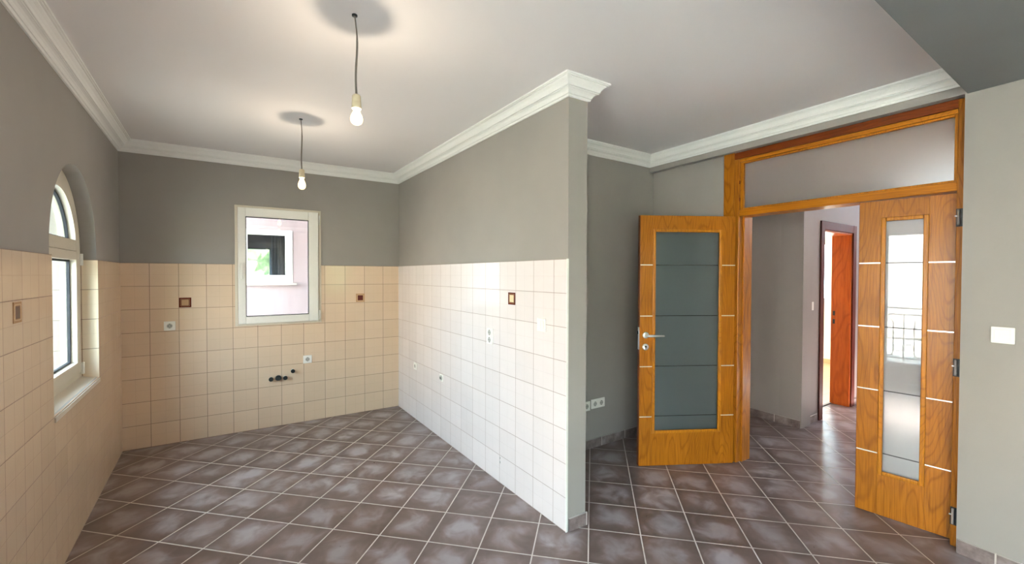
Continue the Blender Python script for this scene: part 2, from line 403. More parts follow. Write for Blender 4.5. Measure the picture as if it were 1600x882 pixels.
# ------------------------------------------------------------------ ceiling and soffit
def soff_line(t): return (1.33 + 0.835 * t, 1.55 + 0.549 * t)
sdir = Vector((0.8357, 0.5495)); sn = Vector((0.5495, -0.8357))
S0 = Vector((1.33, 1.55))
pL = S0 + sdir * -2.66; pR = S0 + sdir * 1.75
bm = new_bm()
cp = [tuple(S0 + sdir * a + sn * b_) for a, b_ in ((-3.2, 0.02), (1.9, 0.02), (1.9, -3.2), (4.0, -5.7), (-3.2, -5.7))]
poly_prism(bm, cp, CEIL, CEIL + 0.12)
obj('ceiling', bm, M_CEIL, kind='structure', label='white ceiling over the kitchen corner with two hanging bulbs', cat='ceiling')
bm = new_bm()
poly_prism(bm, [tuple(pL - sdir * 0.4), tuple(pR), tuple(pR + sn * 0.95), tuple(pL - sdir * 0.4 + sn * 0.95)], SOFF, CEIL + 0.12)
obj('ceiling', bm, M_SOFF, kind='structure', label='dark grey lowered ceiling band at the upper right', cat='ceiling')
bm = new_bm()
p0 = pL + sn * 0.95 - sdir * 0.4; p1 = pR + sn * 0.95 + sdir * 1.6
poly_prism(bm, [tuple(p0), tuple(p1), tuple(p1 + sn * 4), tuple(p0 + sn * 4)], CEIL, CEIL + 0.12)
obj('ceiling', bm, M_CEIL, kind='structure', label='white ceiling of the living area behind the viewer', cat='ceiling')

# ------------------------------------------------------------------ left wall with arched window
WA, WB, WZ = -1.885, -0.860, 0.826
WC, WR, WSP = -1.3725, 0.5125, 1.680
def arch(s, r=WR): return WSP + math.sqrt(max(0.0, r * r - (s - WC) ** 2))
BD0, BD1, BDZ = -4.75, -3.80, 2.17
BE0, BE1 = -7.95, -5.25                    # second doorway further back, added to light the right wall more than the niche         # balcony doorway beside the viewer
bm = wall_bm(-LEND - 0.2, 0.3, -0.3, CEIL + 0.1, 0.0, 0.26, [(WA, WB, WZ, arch), (BD0, BD1, 0.0, BDZ), (BE0, BE1, 0.0, BDZ)])
wl = obj('wall_left', bm, M_WALL, mw=F_LEFT, kind='structure', label='greige left wall with arched window above cream tiles', cat='wall')
bm = wall_bm(-3.30, 0.0, 0.0, TOP, -0.008, 0.0, [(WA, WB, WZ, 9.0)])
obj('tile_cladding', bm, mat_tile('cream_wall_tile_left', -0.02), wl)
bm = new_bm()                                   # tiled cheeks of the reveal
for s0, s1 in ((WA, WA + 0.008), (WB - 0.008, WB)): box(bm, s0, s1, -0.008, 0.08, WZ, TOP)
obj('reveal_tiles', bm, mat_tile('cream_reveal_tile', -0.13, 'y', (240, 224, 200)), wl)
bm = new_bm(); vs = [(WA + .008, -0.014, WZ - .006), (WB - .008, -0.014, WZ - .006), (WB - .008, 0.082, WZ + 0.018), (WA + .008, 0.082, WZ + 0.018)]
lo = [bm.verts.new((x, y, WZ - 0.03)) for x, y, z in vs]; hi = [bm.verts.new(v) for v in vs]
for f in [lo[::-1], hi] + [(lo[i], lo[(i + 1) % 4], hi[(i + 1) % 4], hi[i]) for i in range(4)]: bm.faces.new(f)
obj('window_sill', bm, M_SILL, wl)

# ------------------------------------------------------------------ back wall
BW0, BW1, BZ0, BZ1 = 0.835, 1.603, 1.040, 2.222
bm = wall_bm(-0.3, 2.72, -0.3, CEIL + 0.1, 0.0, 0.26, [(BW0, BW1, BZ0, BZ1)])
wb = obj('wall_back', bm, M_WALL, mw=F_BACK, kind='structure', label='greige back wall above cream kitchen tiles with square window', cat='wall')
bm = wall_bm(0.0, 2.441, 0.0, TOP, -0.008, 0.0, [(BW0, BW1, BZ0, 9.0)])
obj('tile_cladding', bm, mat_tile('cream_wall_tile_back', -0.006), wb)

# ------------------------------------------------------------------ partition
N0 = W(F_NICHE, -0.833)
bm = new_bm(); poly_prism(bm, [(QX, QY), (QRX, QRY), N0, W(F_BACK, 2.62, 0.0), (MX, MY)][::-1], 0.0, CEIL + 0.05)
wp = obj('wall_partition', bm, M_WALL, kind='structure', label='partition wall jutting between kitchen corner and door niche', cat='wall')
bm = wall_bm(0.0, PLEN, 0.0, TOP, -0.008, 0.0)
pc = obj('tile_cladding', bm, mat_tile('cream_partition_tile_daylit', 0.70 * TP, 'x', (230, 221, 219), (150, 130, 122), (176, 158, 150)), wp); pc.matrix_world = F_PART  # same tile as the other walls; tile and grout paled for strong daylight
bm = new_bm(); box(bm, PLEN - 0.002, PLEN + 0.004, -0.010, 0.004, 0.0, TOP + 0.002, 0.0015)
o = obj('corner_bead', bm, M_PVC, wp); o.matrix_world = F_PART

# ------------------------------------------------------------------ niche and door wall, beam, right wall
bm = wall_bm(-0.84, 1.1, 0.0, CEIL + 0.05, 0.0, 0.25)
wn_ = obj('wall_niche', bm, M_WALL, mw=F_NICHE, kind='structure', label='dark greige wall at the back of the niche', cat='wall')
JL, JR = 0.737, 2.145
bm = wall_bm(0.0, 2.152, 0.0, CEIL + 0.05, 0.0, 0.15, [(JL + 0.012, JR, 0.0, 2.562)])
wd = obj('wall_door', bm, M_WALL, mw=F_DOORW, kind='structure', label='greige wall around the wide double door frame', cat='wall')
bm = new_bm(); box(bm, -0.05, 2.152, -0.057, 0.0, SOFF + 0.006, CEIL + 0.05)
o = obj('beam', bm, M_WALL, wd)
bm = wall_bm(0.0, 6.4, 0.0, CEIL + 0.1, 0.0, 0.30)
wr = obj('wall_right', bm, M_WALL, mw=F_RIGHT, kind='structure', label='pale greige right wall with white double switch', cat='wall')
bm = new_bm(); box(bm, 2.150, 2.28, -0.052, 0.16, 0.0, CEIL + 0.1)
o = obj('wall_end', bm, M_WALL, wr); o.matrix_world = F_DOORW
# rear wall behind the viewer
F_REAR = frame(*W(F_LEFT, -LEND, 0.0), 212.9) @ Matrix.Translation((-5.2, 0, 0))
bm = wall_bm(-0.8, 5.4, -0.3, CEIL + 0.1, 0.0, 0.26, [(2.3, 2.8, 1.0, 2.1)])
obj('wall_rear', bm, M_WALL, mw=F_REAR, kind='structure', label='greige rear wall of the living area behind the viewer', cat='wall')

# ------------------------------------------------------------------ hall and far room
bm = wall_bm(0.0, 1.62, 0.0, 2.75, 0.0, 0.2)
obj('wall_hall', bm, M_HALL, mw=F_HALLL, kind='structure', label='hall wall seen through the open double door', cat='wall')
bm = wall_bm(0.0, 4.3, 0.0, 2.75, 0.0, 0.19, [(0.51, 1.29, 0.0, 2.045)])
obj('wall_hall', bm, M_HALL, mw=F_HALL, kind='structure', label='pinkish hall wall holding the red wood doorway', cat='wall')
bm = new_bm(); poly_prism(bm, [W(F_DOORW, -0.95, 0.15), W(F_DOORW, 3.4, 0.15), W(F_DOORW, 3.4, 5.2), W(F_HALL, 0.0, 0.0), W(F_HALLL, 0, 0.0)], 2.60, 2.72)
obj('ceiling', bm, M_CEIL, kind='structure', label='white hall ceiling behind the double door', cat='ceiling')
bm = new_bm(); box(bm, -0.95, -0.80, 0.15, 1.35, 0, 2.75)
obj('wall_hall', bm, M_HALL, mw=F_DOORW, kind='structure', label='end wall of the hall hidden left of the door', cat='wall')
bm = wall_bm(0.0, 5.4, 0.0, 2.75, 0.0, 0.2, [(3.4, 4.0, 1.2, 2.0)])      # hall end on the right, with a window
obj('wall_hall', bm, M_HALL, mw=frame(*W(F_DOORW, 3.4, 5.4), -147.5), kind='structure', label='hall end wall with a window hidden right of the door', cat='wall')
bm = wall_bm(0.0, 3.6, 0.0, 2.75, 0.0, 0.2)
obj('wall_hall', bm, M_HALL, mw=frame(*W(F_DOORW, -0.2, 5.3), -57.5), kind='structure', label='hall wall at the far end of the corridor', cat='wall')
# bright far room
bm = new_bm(); box(bm, 0.1, 4.1, 0.19, 4.3, 2.60, 2.72)
obj('ceiling', bm, M_CEIL, mw=F_HALL, kind='structure', label='white ceiling of the bright room beyond the hall', cat='ceiling')
FWA, FWB = -2.75, -1.19
bm = wall_bm(-4.3, -0.19, 0.0, 2.72, 0.0, 0.2, [(FWA, FWB, 1.09, 2.16)])
wf = obj('wall_far', bm, M_ROOMW, mw=F_FAR, kind='structure', label='cream wall with window in the bright room beyond the hall', cat='wall')
bm = new_bm(); box(bm, -4.2, -0.19, -0.012, 0.0, 0.004, 0.075, 0.003)
o = obj('baseboard_far', bm, M_LAM, mw=F_FAR, kind='structure', label='thin wooden baseboard in the bright far room', cat='baseboard')
bm = wall_bm(0.05, 4.1, 0.0, 2.72, 0.0, 0.2, [(0.6, 3.2, 0.5, 2.4)])
obj('wall_far', bm, M_ROOMW, mw=F_HALL @ Matrix.Translation((0, 4.1, 0)), kind='structure', label='cream outer wall with wide window of the far room', cat='wall')
F_FARL = F_HALL @ Matrix.Translation((0.2, 0.19, 0)) @ Matrix.Rotation(R(90), 4, 'Z')
bm = wall_bm(0.0, 4.1, 0.0, 2.72, 0.0, 0.15, [(1.8, 3.8, 0.4, 2.4)])
obj('wall_far', bm, M_ROOMW, mw=F_FARL, kind='structure', label='cream side wall of the far room with a wide window, hidden at left', cat='wall')

# ------------------------------------------------------------------ crown moulding, mitred
PROF = [(0.000, 0.098), (0.010, 0.098), (0.014, 0.090), (0.014, 0.087), (0.009, 0.087), (0.009, 0.083), (0.017, 0.083), (0.019, 0.079), (0.024, 0.070), (0.033, 0.063), (0.043, 0.060),
        (0.047, 0.060), (0.047, 0.0565), (0.041, 0.0565), (0.041, 0.052), (0.052, 0.052), (0.056, 0.040), (0.066, 0.027), (0.078, 0.018), (0.078, 0.014), (0.088, 0.014), (0.088, 0.010), (0.096, 0.010), (0.096, 0.0)]
PATH = [Vector(W(F_LEFT, -4.36)), Vector((LX, LY)), Vector((MX, MY)), Vector((QX, QY)), Vector((QRX, QRY)), Vector(N0), Vector(W(F_DOORW, 0.0, -0.057)), Vector(W(F_DOORW, 2.152, -0.057))]
seg_l = ['white crown moulding along the left wall', 'white crown moulding over the back wall window', 'white crown moulding above the tiled partition', 'short white crown moulding capping the partition end',
         'white crown moulding on the hidden side of the partition', 'white crown moulding at the back of the niche', 'white crown moulding above the double door']
def offs(i, d):
    def nrm(a, b): t = (b - a).normalized(); return Vector((t.y, -t.x))
    if i == 0: n = nrm(PATH[0], PATH[1]); return PATH[0] + n * d
    if i == len(PATH) - 1: n = nrm(PATH[-2], PATH[-1]); return PATH[-1] + n * d
    n1, n2 = nrm(PATH[i - 1], PATH[i]), nrm(PATH[i], PATH[i + 1]); m = (n1 + n2) / (1 + n1.dot(n2)); return PATH[i] + m * d
for i in range(len(PATH) - 1):
    bm = new_bm(); A = []; B = []
    for d, h in PROF + [(0.0, 0.0)]:
        a, b2 = offs(i, d), offs(i + 1, d); A.append(bm.verts.new((a.x, a.y, CEIL - h))); B.append(bm.verts.new((b2.x, b2.y, CEIL - h)))
    n = len(A)
    for k in range(n): bm.faces.new((A[k], B[k], B[(k + 1) % n], A[(k + 1) % n]))
    bm.faces.new(A[::-1]); bm.faces.new(B); bmesh.ops.recalc_face_normals(bm, faces=bm.faces)
    obj('trim_%d' % (i + 2), bm, M_PLASTER, kind='structure', label=seg_l[i], cat='crown moulding')

# ------------------------------------------------------------------ baseboards
def baseb(side, F, s0, s1, label, off=0.0):
    bm = new_bm(); box(bm, s0, s1, -0.010 - off, -off, 0.0, 0.080, 0.0015)
    obj('baseboard_' + side, bm, M_SKIRT, mw=F, kind='structure', label=label, cat='baseboard')
baseb('partition', F_END, 0.012, PT + 0.010, 'short tile baseboard at the foot of the partition end')
baseb('niche', F_NICHE, -0.80, 0.83, 'tile baseboard along the dark niche wall')
baseb('door', F_DOORW, 0.012, JL - 0.01, 'tile baseboard behind the open wide door leaf')
baseb('right', F_RIGHT, 0.004, 6.3, 'pale tile baseboard along the right wall')
baseb('hall', F_HALLL, 0.0, 1.60, 'tile baseboard on the left hall wall')
baseb('hall', F_HALL, -0.010, 0.40, 'tile baseboard beside the red wood doorway')
baseb('hall', F_HALL, 1.39, 4.2, 'tile baseboard right of the red wood doorway')

# ------------------------------------------------------------------ arched window
def ring_arch(bm, s_out, r_out, r_in, z_foot, y0, y1, spring=WSP, n=36):
    """half ring of the arch between radii, in the wall plane, legs down to z_foot"""
    P = []
    for k in range(n + 1):
        a = math.pi * k / n
        P.append(((WC + r_out * math.cos(a), spring + r_out * math.sin(a)), (WC + r_in * math.cos(a), spring + r_in * math.sin(a))))
    if z_foot < spring:
        P = [((WC + r_out, z_foot), (WC + r_in, z_foot))] + P + [((WC - r_out, z_foot), (WC - r_in, z_foot))]
    V = [[bm.verts.new((p[0], y, p[1])) for p in (o_, i_) for y in (y0, y1)] for o_, i_ in P]
    for a, b in zip(V, V[1:]):
        for q0, q1 in ((0, 1), (1, 3), (3, 2), (2, 0)): bm.faces.new((a[q0], b[q0], b[q1], a[q1]))
    bm.faces.new((V[0][0], V[0][1], V[0][3], V[0][2])); bm.faces.new((V[-1][2], V[-1][3], V[-1][1], V[-1][0]))
    bmesh.ops.recalc_face_normals(bm, faces=bm.faces)
win = thing('window_1', F_LEFT, 'tall white arched window in the left wall', 'window', kind='structure')
Yf = 0.080
bm = new_bm(); ring_arch(bm, 0, WR, WR - 0.045, WZ + 0.018, Yf, 0.15); box(bm, WA, WB, Yf + 0.001, 0.15, WZ + 0.018, WZ + 0.05)
obj('window_frame', bm, M_PVCO, win)
bm = new_bm(); ring_arch(bm, 0, WR - 0.047, WR - 0.125, 1.735, Yf - 0.006, 0.14)
box(bm, WC - WR + 0.047, WC + WR - 0.047, Yf - 0.005, 0.14, 1.700, 1.770)
obj('arched_light_frame', bm, M_PVCO, win)
bm = new_bm(); x0, x1, z0, z1 = WC - WR + 0.047, WC + WR - 0.047, WZ + 0.052, 1.698
for a in ((x0, x0 + 0.078, z0, z1), (x1 - 0.078, x1, z0, z1), (x0 + .078, x1 - .078, z0, z0 + 0.078), (x0 + .078, x1 - .078, z1 - 0.058, z1)):
    box(bm, a[0], a[1], Yf - 0.006, 0.14, a[2], a[3], 0.004)
obj('sash', bm, M_PVCO, win)
gx0, gx1 = x0 + 0.078, x1 - 0.078
bm = new_bm()
for a in ((gx0, gx0 + .012, z0 + .078, z1 - .058), (gx1 - .012, gx1, z0 + .078, z1 - .058), (gx0, gx1, z0 + .078, z0 + .09), (gx0, gx1, z1 - .07, z1 - .058)):
    box(bm, a[0], a[1], Yf + 0.026, Yf + 0.040, a[2], a[3])
ring_arch(bm, 0, WR - .125, WR - .137, 1.77, Yf + .026, Yf + .040); box(bm, gx0, gx1, Yf + .026, Yf + .04, 1.77, 1.782)
obj('gasket', bm, M_GASK, win)
bm = new_bm(); box(bm, gx0 - .004, gx1 + .004, Yf + .034, Yf + .038, z0 + .07, z1 - .05)
obj('glass_pane', bm, M_GLASS, win)
bm = new_bm(); c0 = [(WC + (WR - .12) * math.cos(math.pi * k / 30), max(1.765, WSP + (WR - .12) * math.sin(math.pi * k / 30))) for k in range(31)]
f0 = [bm.verts.new((x, Yf + .034, z)) for x, z in c0]; f1 = [bm.verts.new((x, Yf + .038, z)) for x, z in c0]
bm.faces.new(f0); bm.faces.new(f1[::-1])
obj('glass_pane', bm, M_GLASS, win)
for zz in (0.90, 1.64):
    bm = new_bm(); tube(bm, [(x1 + 0.010, Yf - 0.014, zz - 0.035), (x1 + 0.010, Yf - 0.014, zz + 0.045)], 0.008, 12)
    box(bm, x1 - 0.004, x1 + 0.03, Yf - 0.010, Yf + 0.002, zz - 0.03, zz + 0.04, 0.002)
    obj('hinge', bm, M_PVC, win)
bm = new_bm(); box(bm, x0 + .03, x0 + .055, Yf - .02, Yf - .006, 1.22, 1.29, .003); box(bm, x0 + .034, x0 + .050, Yf - .045, Yf - .03, 1.14, 1.27, .005); box(bm, x0 + .036, x0 + .048, Yf - .035, Yf - .018, 1.25, 1.265)
obj('window_handle', bm, M_PVC, win)

# ------------------------------------------------------------------ back window
win = thing('window_2', F_BACK, 'white framed window in the tiled back wall', 'window', kind='structure')
bm = new_bm(); t = 0.024
for a in ((BW0, BW0 + t, BZ0, BZ1), (BW1 - t, BW1, BZ0, BZ1), (BW0 + t, BW1 - t, BZ0, BZ0 + t), (BW0 + t, BW1 - t, BZ1 - t, BZ1)):
    box(bm, a[0], a[1], -0.014, 0.10, a[2], a[3], 0.003)
obj('window_frame', bm, M_PVCO, win)
bm = new_bm(); a0, a1, b0, b1, t = BW0 + .027, BW1 - .030, BZ0 + .020, BZ1 - .022, 0.070
GX0, GX1, GZ0, GZ1 = 0.925, 1.482, 1.132, 2.113
for a in ((a0, GX0, b0, b1), (GX1, a1, b0, b1), (GX0, GX1, b0, GZ0), (GX0, GX1, GZ1, b1)):
    box(bm, a[0], a[1], -0.034, 0.060, a[2], a[3], 0.005)
obj('sash', bm, M_PVC, win)
bm = new_bm()
for a in ((GX0, GX0 + .006, GZ0, GZ1), (GX1 - .006, GX1, GZ0, GZ1), (GX0, GX1, GZ0, GZ0 + .006), (GX0, GX1, GZ1 - .006, GZ1)):
    box(bm, a[0], a[1], -0.028, 0.0, a[2], a[3])
obj('gasket', bm, M_GASK, win)
bm = new_bm(); box(bm, GX0 - .003, GX1 + .003, -0.010, -0.006, GZ0 - .003, GZ1 + .003)
obj('glass_pane', bm, M_GLASS, win)
for zz in (1.12, 2.12):
    bm = new_bm(); tube(bm, [(a1 + .010, -0.038, zz - .05), (a1 + .010, -0.038, zz + .05)], 0.008, 12); obj('hinge', bm, M_PVC, win)
bm = new_bm(); box(bm, a0 + .018, a0 + .042, -0.046, -0.034, 1.60, 1.66, .003); box(bm, a0 + .022, a0 + .038, -0.075, -0.060, 1.50, 1.65, .005); box(bm, a0 + .024, a0 + .036, -0.065, -0.044, 1.63, 1.645)
obj('window_handle', bm, M_PVC, win)

# ------------------------------------------------------------------ other windows of the rooms (light sources)
def plain_window(num, F, s0, s1, z0, z1, label, mull=1, y=0.06, pane=True):
    wn = thing('window_%d' % num, F, label, 'window', kind='structure'); t = 0.06
    bm = new_bm()
    for a in ((s0, s0 + t, z0, z1), (s1 - t, s1, z0, z1), (s0 + t, s1 - t, z0, z0 + t), (s0 + t, s1 - t, z1 - t, z1)):
        box(bm, a[0], a[1], y, y + 0.07, a[2], a[3], 0.004)
    for k in range(mull):
        m = s0 + (s1 - s0) * (k + 1) / (mull + 1); box(bm, m - .05, m + .05, y - .002, y + .07, z0 + t, z1 - t, 0.004)
    obj('window_frame', bm, M_PVC, wn)
    if pane:
        bm = new_bm(); box(bm, s0 + .05, s1 - .05, y + .03, y + .034, z0 + .05, z1 - .05); obj('glass_pane', bm, M_GLASS, wn)
plain_window(3, F_LEFT, BD0, BD1, 0.0, BDZ, 'white framed glazed balcony door in the living area', 0, 0.1)
plain_window(8, F_LEFT, BE0, BE1, 0.0, BDZ, 'unseen second balcony door added behind the viewer to light the right wall', 1, 0.1)
plain_window(4, F_REAR, 2.3, 2.8, 1.0, 2.1, 'wide white window in the rear living wall', 1, 0.1)
plain_window(5, F_FAR, FWA, FWB, 1.09, 2.16, 'white window in the bright far room', 1, 0.03)
plain_window(6, F_HALL @ Matrix.Translation((0, 4.1, 0)), 0.6, 3.2, 0.5, 2.4, 'wide window on the outer wall of the far room', 1, 0.08)
plain_window(9, F_FARL, 1.8, 3.8, 0.4, 2.4, 'wide side window of the far room, hidden at left', 1, 0.04)
plain_window(7, frame(*W(F_DOORW, 3.4, 5.4), -147.5), 3.4, 4.0, 1.2, 2.0, 'hall window hidden right of the double door', 1, 0.08)

# ------------------------------------------------------------------ double door frame with transom
df = thing('door_3', F_DOORW, 'honey oak double door frame with frosted transom pane', 'door frame', kind='structure')
bm = new_bm(); box(bm, JL, 0.826, -0.016, 0.0, 0.0, 2.56, 0.003); obj('casing', bm, M_OAKF, df)
bm = new_bm(); box(bm, 0.826, 2.12, -0.012, 0.012, 2.502, 2.556, 0.003); obj('head_casing', bm, M_DOAKH, df)
bm = new_bm(); box(bm, 0.826, 0.868, -0.014, 0.150, 0.0, 2.502, 0.004); box(bm, 0.868, 0.883, 0.045, 0.165, 0.0, 2.05, 0.003)
obj('jamb', bm, M_OAKV, df)
bm = new_bm(); box(bm, 2.112, 2.146, -0.014, 0.150, 0.0, 2.552, 0.004); obj('jamb', bm, M_OAKV, df)
bm = new_bm(); box(bm, 0.868, 2.112, -0.010, 0.150, 2.475, 2.500, 0.004); obj('head_jamb', bm, M_BEADH, df)
bm = new_bm(); box(bm, 0.868, 2.112, -0.012, 0.150, 2.036, 2.088, 0.004); obj('transom_bar', bm, M_BEADH, df)
bm = new_bm()
for a in ((0.868, 0.892, 2.088, 2.475), (2.096, 2.112, 2.088, 2.475), (0.892, 2.096, 2.088, 2.100), (0.892, 2.096, 2.462, 2.475)):
    box(bm, a[0], a[1], 0.004, 0.030, a[2], a[3], 0.003)
obj('glazing_bead', bm, M_BEAD, df)
bm = new_bm(); box(bm, 0.885, 2.104, 0.032, 0.037, 2.093, 2.470); obj('glass_panel', bm, M_TRANS, df)
for xx, zz in ((0.880, 2.17), (0.880, 2.31)):
    bm = new_bm(); box(bm, 0.866, 0.876, -0.016, -0.008, zz - .014, zz + .014, 0.002); obj('wood_patch', bm, M_EDGE, df)

# ------------------------------------------------------------------ door leaves
M_ETCH = simple('etched_glass_line', lin(70, 74, 72), 0.4)
def leaf(name, F, wdt, gx0, gx1, label, frost):
    """x from the free edge towards the hinge, y away from the viewer; inlays at four heights"""
    t = thing(name, F, label, 'door', kind='structure'); T = 0.040; H_ = 2.030; Z0 = 0.006
    b = 0.024; gz0, gz1 = 0.293, 1.897
    for a, m in (((0.0, gx0 - b, Z0, H_), M_OAKV), ((gx1 + b, wdt, Z0, H_), M_OAKF)):
        bm = new_bm(); box(bm, a[0], a[1], 0, T, a[2], a[3], 0.0015); obj('stile', bm, m, t)
    bm = new_bm(); box(bm, gx0 - b, gx1 + b, 0.0002, T - .0002, Z0, gz0 - b, 0.0005); obj('bottom_rail', bm, M_OAKF, t)
    bm = new_bm(); box(bm, gx0 - b, gx1 + b, 0.0002, T - .0002, gz1 + b, H_, 0.0005); obj('top_rail', bm, M_OAKV, t)
    bm = new_bm()
    for y0, y1 in ((-0.007, 0.012), (T - .012, T + .007)):
        for a in ((gx0 - b, gx0, gz0 - b, gz1 + b), (gx1, gx1 + b, gz0 - b, gz1 + b), (gx0, gx1, gz0 - b, gz0), (gx0, gx1, gz1, gz1 + b)):
            box(bm, a[0], a[1], y0, y1, a[2], a[3], 0.005)
    obj('glazing_bead', bm, M_BEAD, t)
    bm = new_bm(); box(bm, gx0 - .01, gx1 + .01, 0.016, 0.022, gz0 - .01, gz1 + .01); g = obj('glass_panel', bm, frost, t)
    bm = new_bm()
    for z in (0.405, 0.812, 1.221, 1.632): box(bm, gx0, gx1, 0.0145, 0.0158, z - .003, z + .003)
    obj('etched_lines', bm, M_ETCH, g)
    for z in (0.405, 0.812, 1.221, 1.632):
        for a, c in ((0.0005, gx0 - b), (gx1 + b, wdt - .0005)):
            bm = new_bm(); box(bm, a, c, -0.0012, 0.002, z - .0035, z + .0035); obj('inlay_strip', bm, M_INLAY, t)
    bm = new_bm(); box(bm, -.003, -.0002, 0.002, T - .002, Z0, H_, 0.0008); obj('leaf_edge', bm, M_EDGE, t, label='dark brown closing edge')
    return t
def free_frame(hx, hy, deg, wdt):
    return frame(hx + wdt * math.cos(R(deg)), hy + wdt * math.sin(R(deg)), deg - 180)
lf = leaf('door_1', free_frame(1.825, 3.425, 184.5, 0.795), 0.795, 0.127, 0.658, 'wide oak door leaf with frosted pane and lever handle, standing open', M_FROST)
rf = leaf('door_2', free_frame(2.583, 2.432, 129.9, 0.445), 0.445, 0.131, 0.302, 'narrow oak door leaf hinged beside the right wall, nearly closed', M_FROST_LIT)
# lever handle, rosettes, latch
bm = new_bm(); tube(bm, [(0.047, -0.008, 1.067), (0.047, -0.042, 1.067), (0.050, -0.052, 1.067), (0.062, -0.056, 1.067), (0.120, -0.056, 1.066), (0.165, -0.055, 1.065), (0.180, -0.050, 1.065)],
               [0.009, 0.009, 0.0095, 0.0095, 0.008, 0.007, 0.006], 16)
hd = obj('door_handle', bm, M_CHROME, lf)
bm = new_bm(); lathe(bm, [(0.0, 0.0), (0.026, 0.0), (0.026, -0.006), (0.022, -0.010), (0.012, -0.010), (0.0, -0.010)], 0.047, 0, 1.067, 'Y', 32); obj('rosette', bm, M_CHROME, hd)
bm = new_bm(); lathe(bm, [(0.0, 0.0), (0.026, 0.0), (0.026, -0.006), (0.022, -0.009), (0.0, -0.009)], 0.046, 0, 0.972, 'Y', 32); kp = obj('keyhole_plate', bm, M_CHROME, lf)
bm = new_bm(); lathe(bm, [(0.0, -0.0085), (0.0085, -0.0085), (0.0085, -0.0105), (0.0, -0.0105)], 0.046, 0, 0.975, 'Y', 20); box(bm, 0.042, 0.050, -0.0105, -0.008, 0.958, 0.976); obj('keyhole', bm, M_BLACK, kp)
bm = new_bm(); box(bm, -0.0055, -0.002, 0.008, 0.032, 0.95, 1.13, 0.001); lp = obj('latch_plate', bm, M_CHROME, lf)
bm = new_bm(); box(bm, -0.016, -0.004, 0.012, 0.028, 1.075, 1.10, 0.003); obj('latch_bolt', bm, M_BLACK, lp)
# hinges on the right jamb
for z in (1.878, 1.024, 0.171):
    bm = new_bm(); tube(bm, [(2.124, -0.024, z - 0.040), (2.124, -0.024, z + 0.048)], 0.0062, 14)
    box(bm, 2.108, 2.124, -0.024, -0.020, z + .008, z + 0.016, 0.001)
    h = obj('hinge', bm, M_CHROME, df)
    bm = new_bm(); box(bm, 2.1115, 2.140, -0.017, -0.013, z - 0.048, z + 0.054, 0.001); obj('hinge_plate', bm, M_BLACK, h)
for z in (1.878, 1.024, 0.171):
    bm = new_bm(); tube(bm, [(0.807, 0.045, z - 0.045), (0.807, 0.045, z + 0.045)], 0.0075, 14); obj('hinge', bm, M_CHROME, lf)

# ------------------------------------------------------------------ red wood doorway in the hall
rd = thing('door_4', F_HALL, 'reddish beech door frame in the hall lit from the bright room', 'door frame', kind='structure')
for a in ((0.425, 0.512), (1.288, 1.375)):
    bm = new_bm(); box(bm, a[0], a[1], -0.016, 0.0, 0.0, 2.135, 0.004); obj('casing', bm, M_REDD, rd)
bm = new_bm(); box(bm, 0.512, 1.288, -0.0155, 0.0, 2.045, 2.135, 0.004); obj('head_casing', bm, M_REDD, rd)
for k, a in enumerate(((0.510, 0.530), (1.262, 1.290))):
    bm = new_bm(); box(bm, a[0], a[1], 0.0, 0.192, 0.0, 2.045, 0.002); ln = obj('jamb_lining', bm, M_RED, rd)
    if k:
        for zz in (1.10, 1.00):
            bm = new_bm(); box(bm, 1.259, 1.2625, 0.150, 0.172, zz - .03, zz + .025, 0.001); obj('strike_plate', bm, M_BLACK, ln)
bm = new_bm(); box(bm, 0.530, 1.262, 0.0, 0.192, 2.025, 2.045, 0.002); obj('head_lining', bm, M_RED, rd)

# ------------------------------------------------------------------ hanging bulbs
def pendant(x, y, zs, zb, label, bend):
    t = thing('hanging_bulb', frame(x, y, 0, 0), label, 'pendant bulb', 'bare bulbs hanging on cords from the kitchen ceiling')
    n = 12; pts = []
    for i in range(n + 1):
        f = i / n; z = CEIL - 0.002 - (CEIL - 0.002 - zs + 0.002) * f
        pts.append((bend * math.sin(f * 5.0) * 0.5 + bend * f, bend * 0.3 * math.sin(f * 7), z))
    ex, ey = pts[-1][0], pts[-1][1]
    bm = new_bm(); tube(bm, pts, [0.0032 if i < 4 else 0.0048 for i in range(n + 1)], 8); obj('cord', bm, M_CORD, t)
    bm = new_bm(); lathe(bm, [(0.0, 0), (0.012, 0), (0.012, -0.006), (0.0, -0.006)], 0, 0, CEIL, 'Z', 16); obj('ceiling_hook', bm, M_BLACK, t)
    bm = new_bm(); lathe(bm, [(0.0, 0.0), (0.014, 0.0), (0.0185, -0.006), (0.0195, -0.030), (0.0185, -0.032), (0.0200, -0.034), (0.0205, -0.060), (0.0180, -0.064), (0.0, -0.064)], ex, ey, zs, 'Z', 28)
    obj('lamp_holder', bm, M_CERAM, t)
    zt = zs - 0.062; Lb = zt - zb; k = Lb / 0.075
    bm = new_bm(); prof = [(0.0130, 0.0), (0.0135, -0.008 * k), (0.0170, -0.018 * k), (0.0235, -0.031 * k), (0.0270, -0.045 * k), (0.0262, -0.056 * k), (0.0215, -0.067 * k), (0.0130, -0.0735 * k), (0.0, -0.075 * k)]
    lathe(bm, prof, ex, ey, zt, 'Z', 28); obj('bulb', bm, M_BULB, t)
    ld = bpy.data.lights.new('bulb_light', 'POINT'); ld.energy = BULB_W; ld.color = (1.0, 0.84, 0.62); ld.shadow_soft_size = 0.006
    lo = bpy.data.objects.new('bulb_light', ld); COL.objects.link(lo); lo.parent = t; lo.location = (ex, ey, zt - 0.057 * k)
pendant(-0.701, 1.885, 2.352, 2.219, 'bare glowing bulb on a grey cord, the nearer and higher of the two', 0.012)
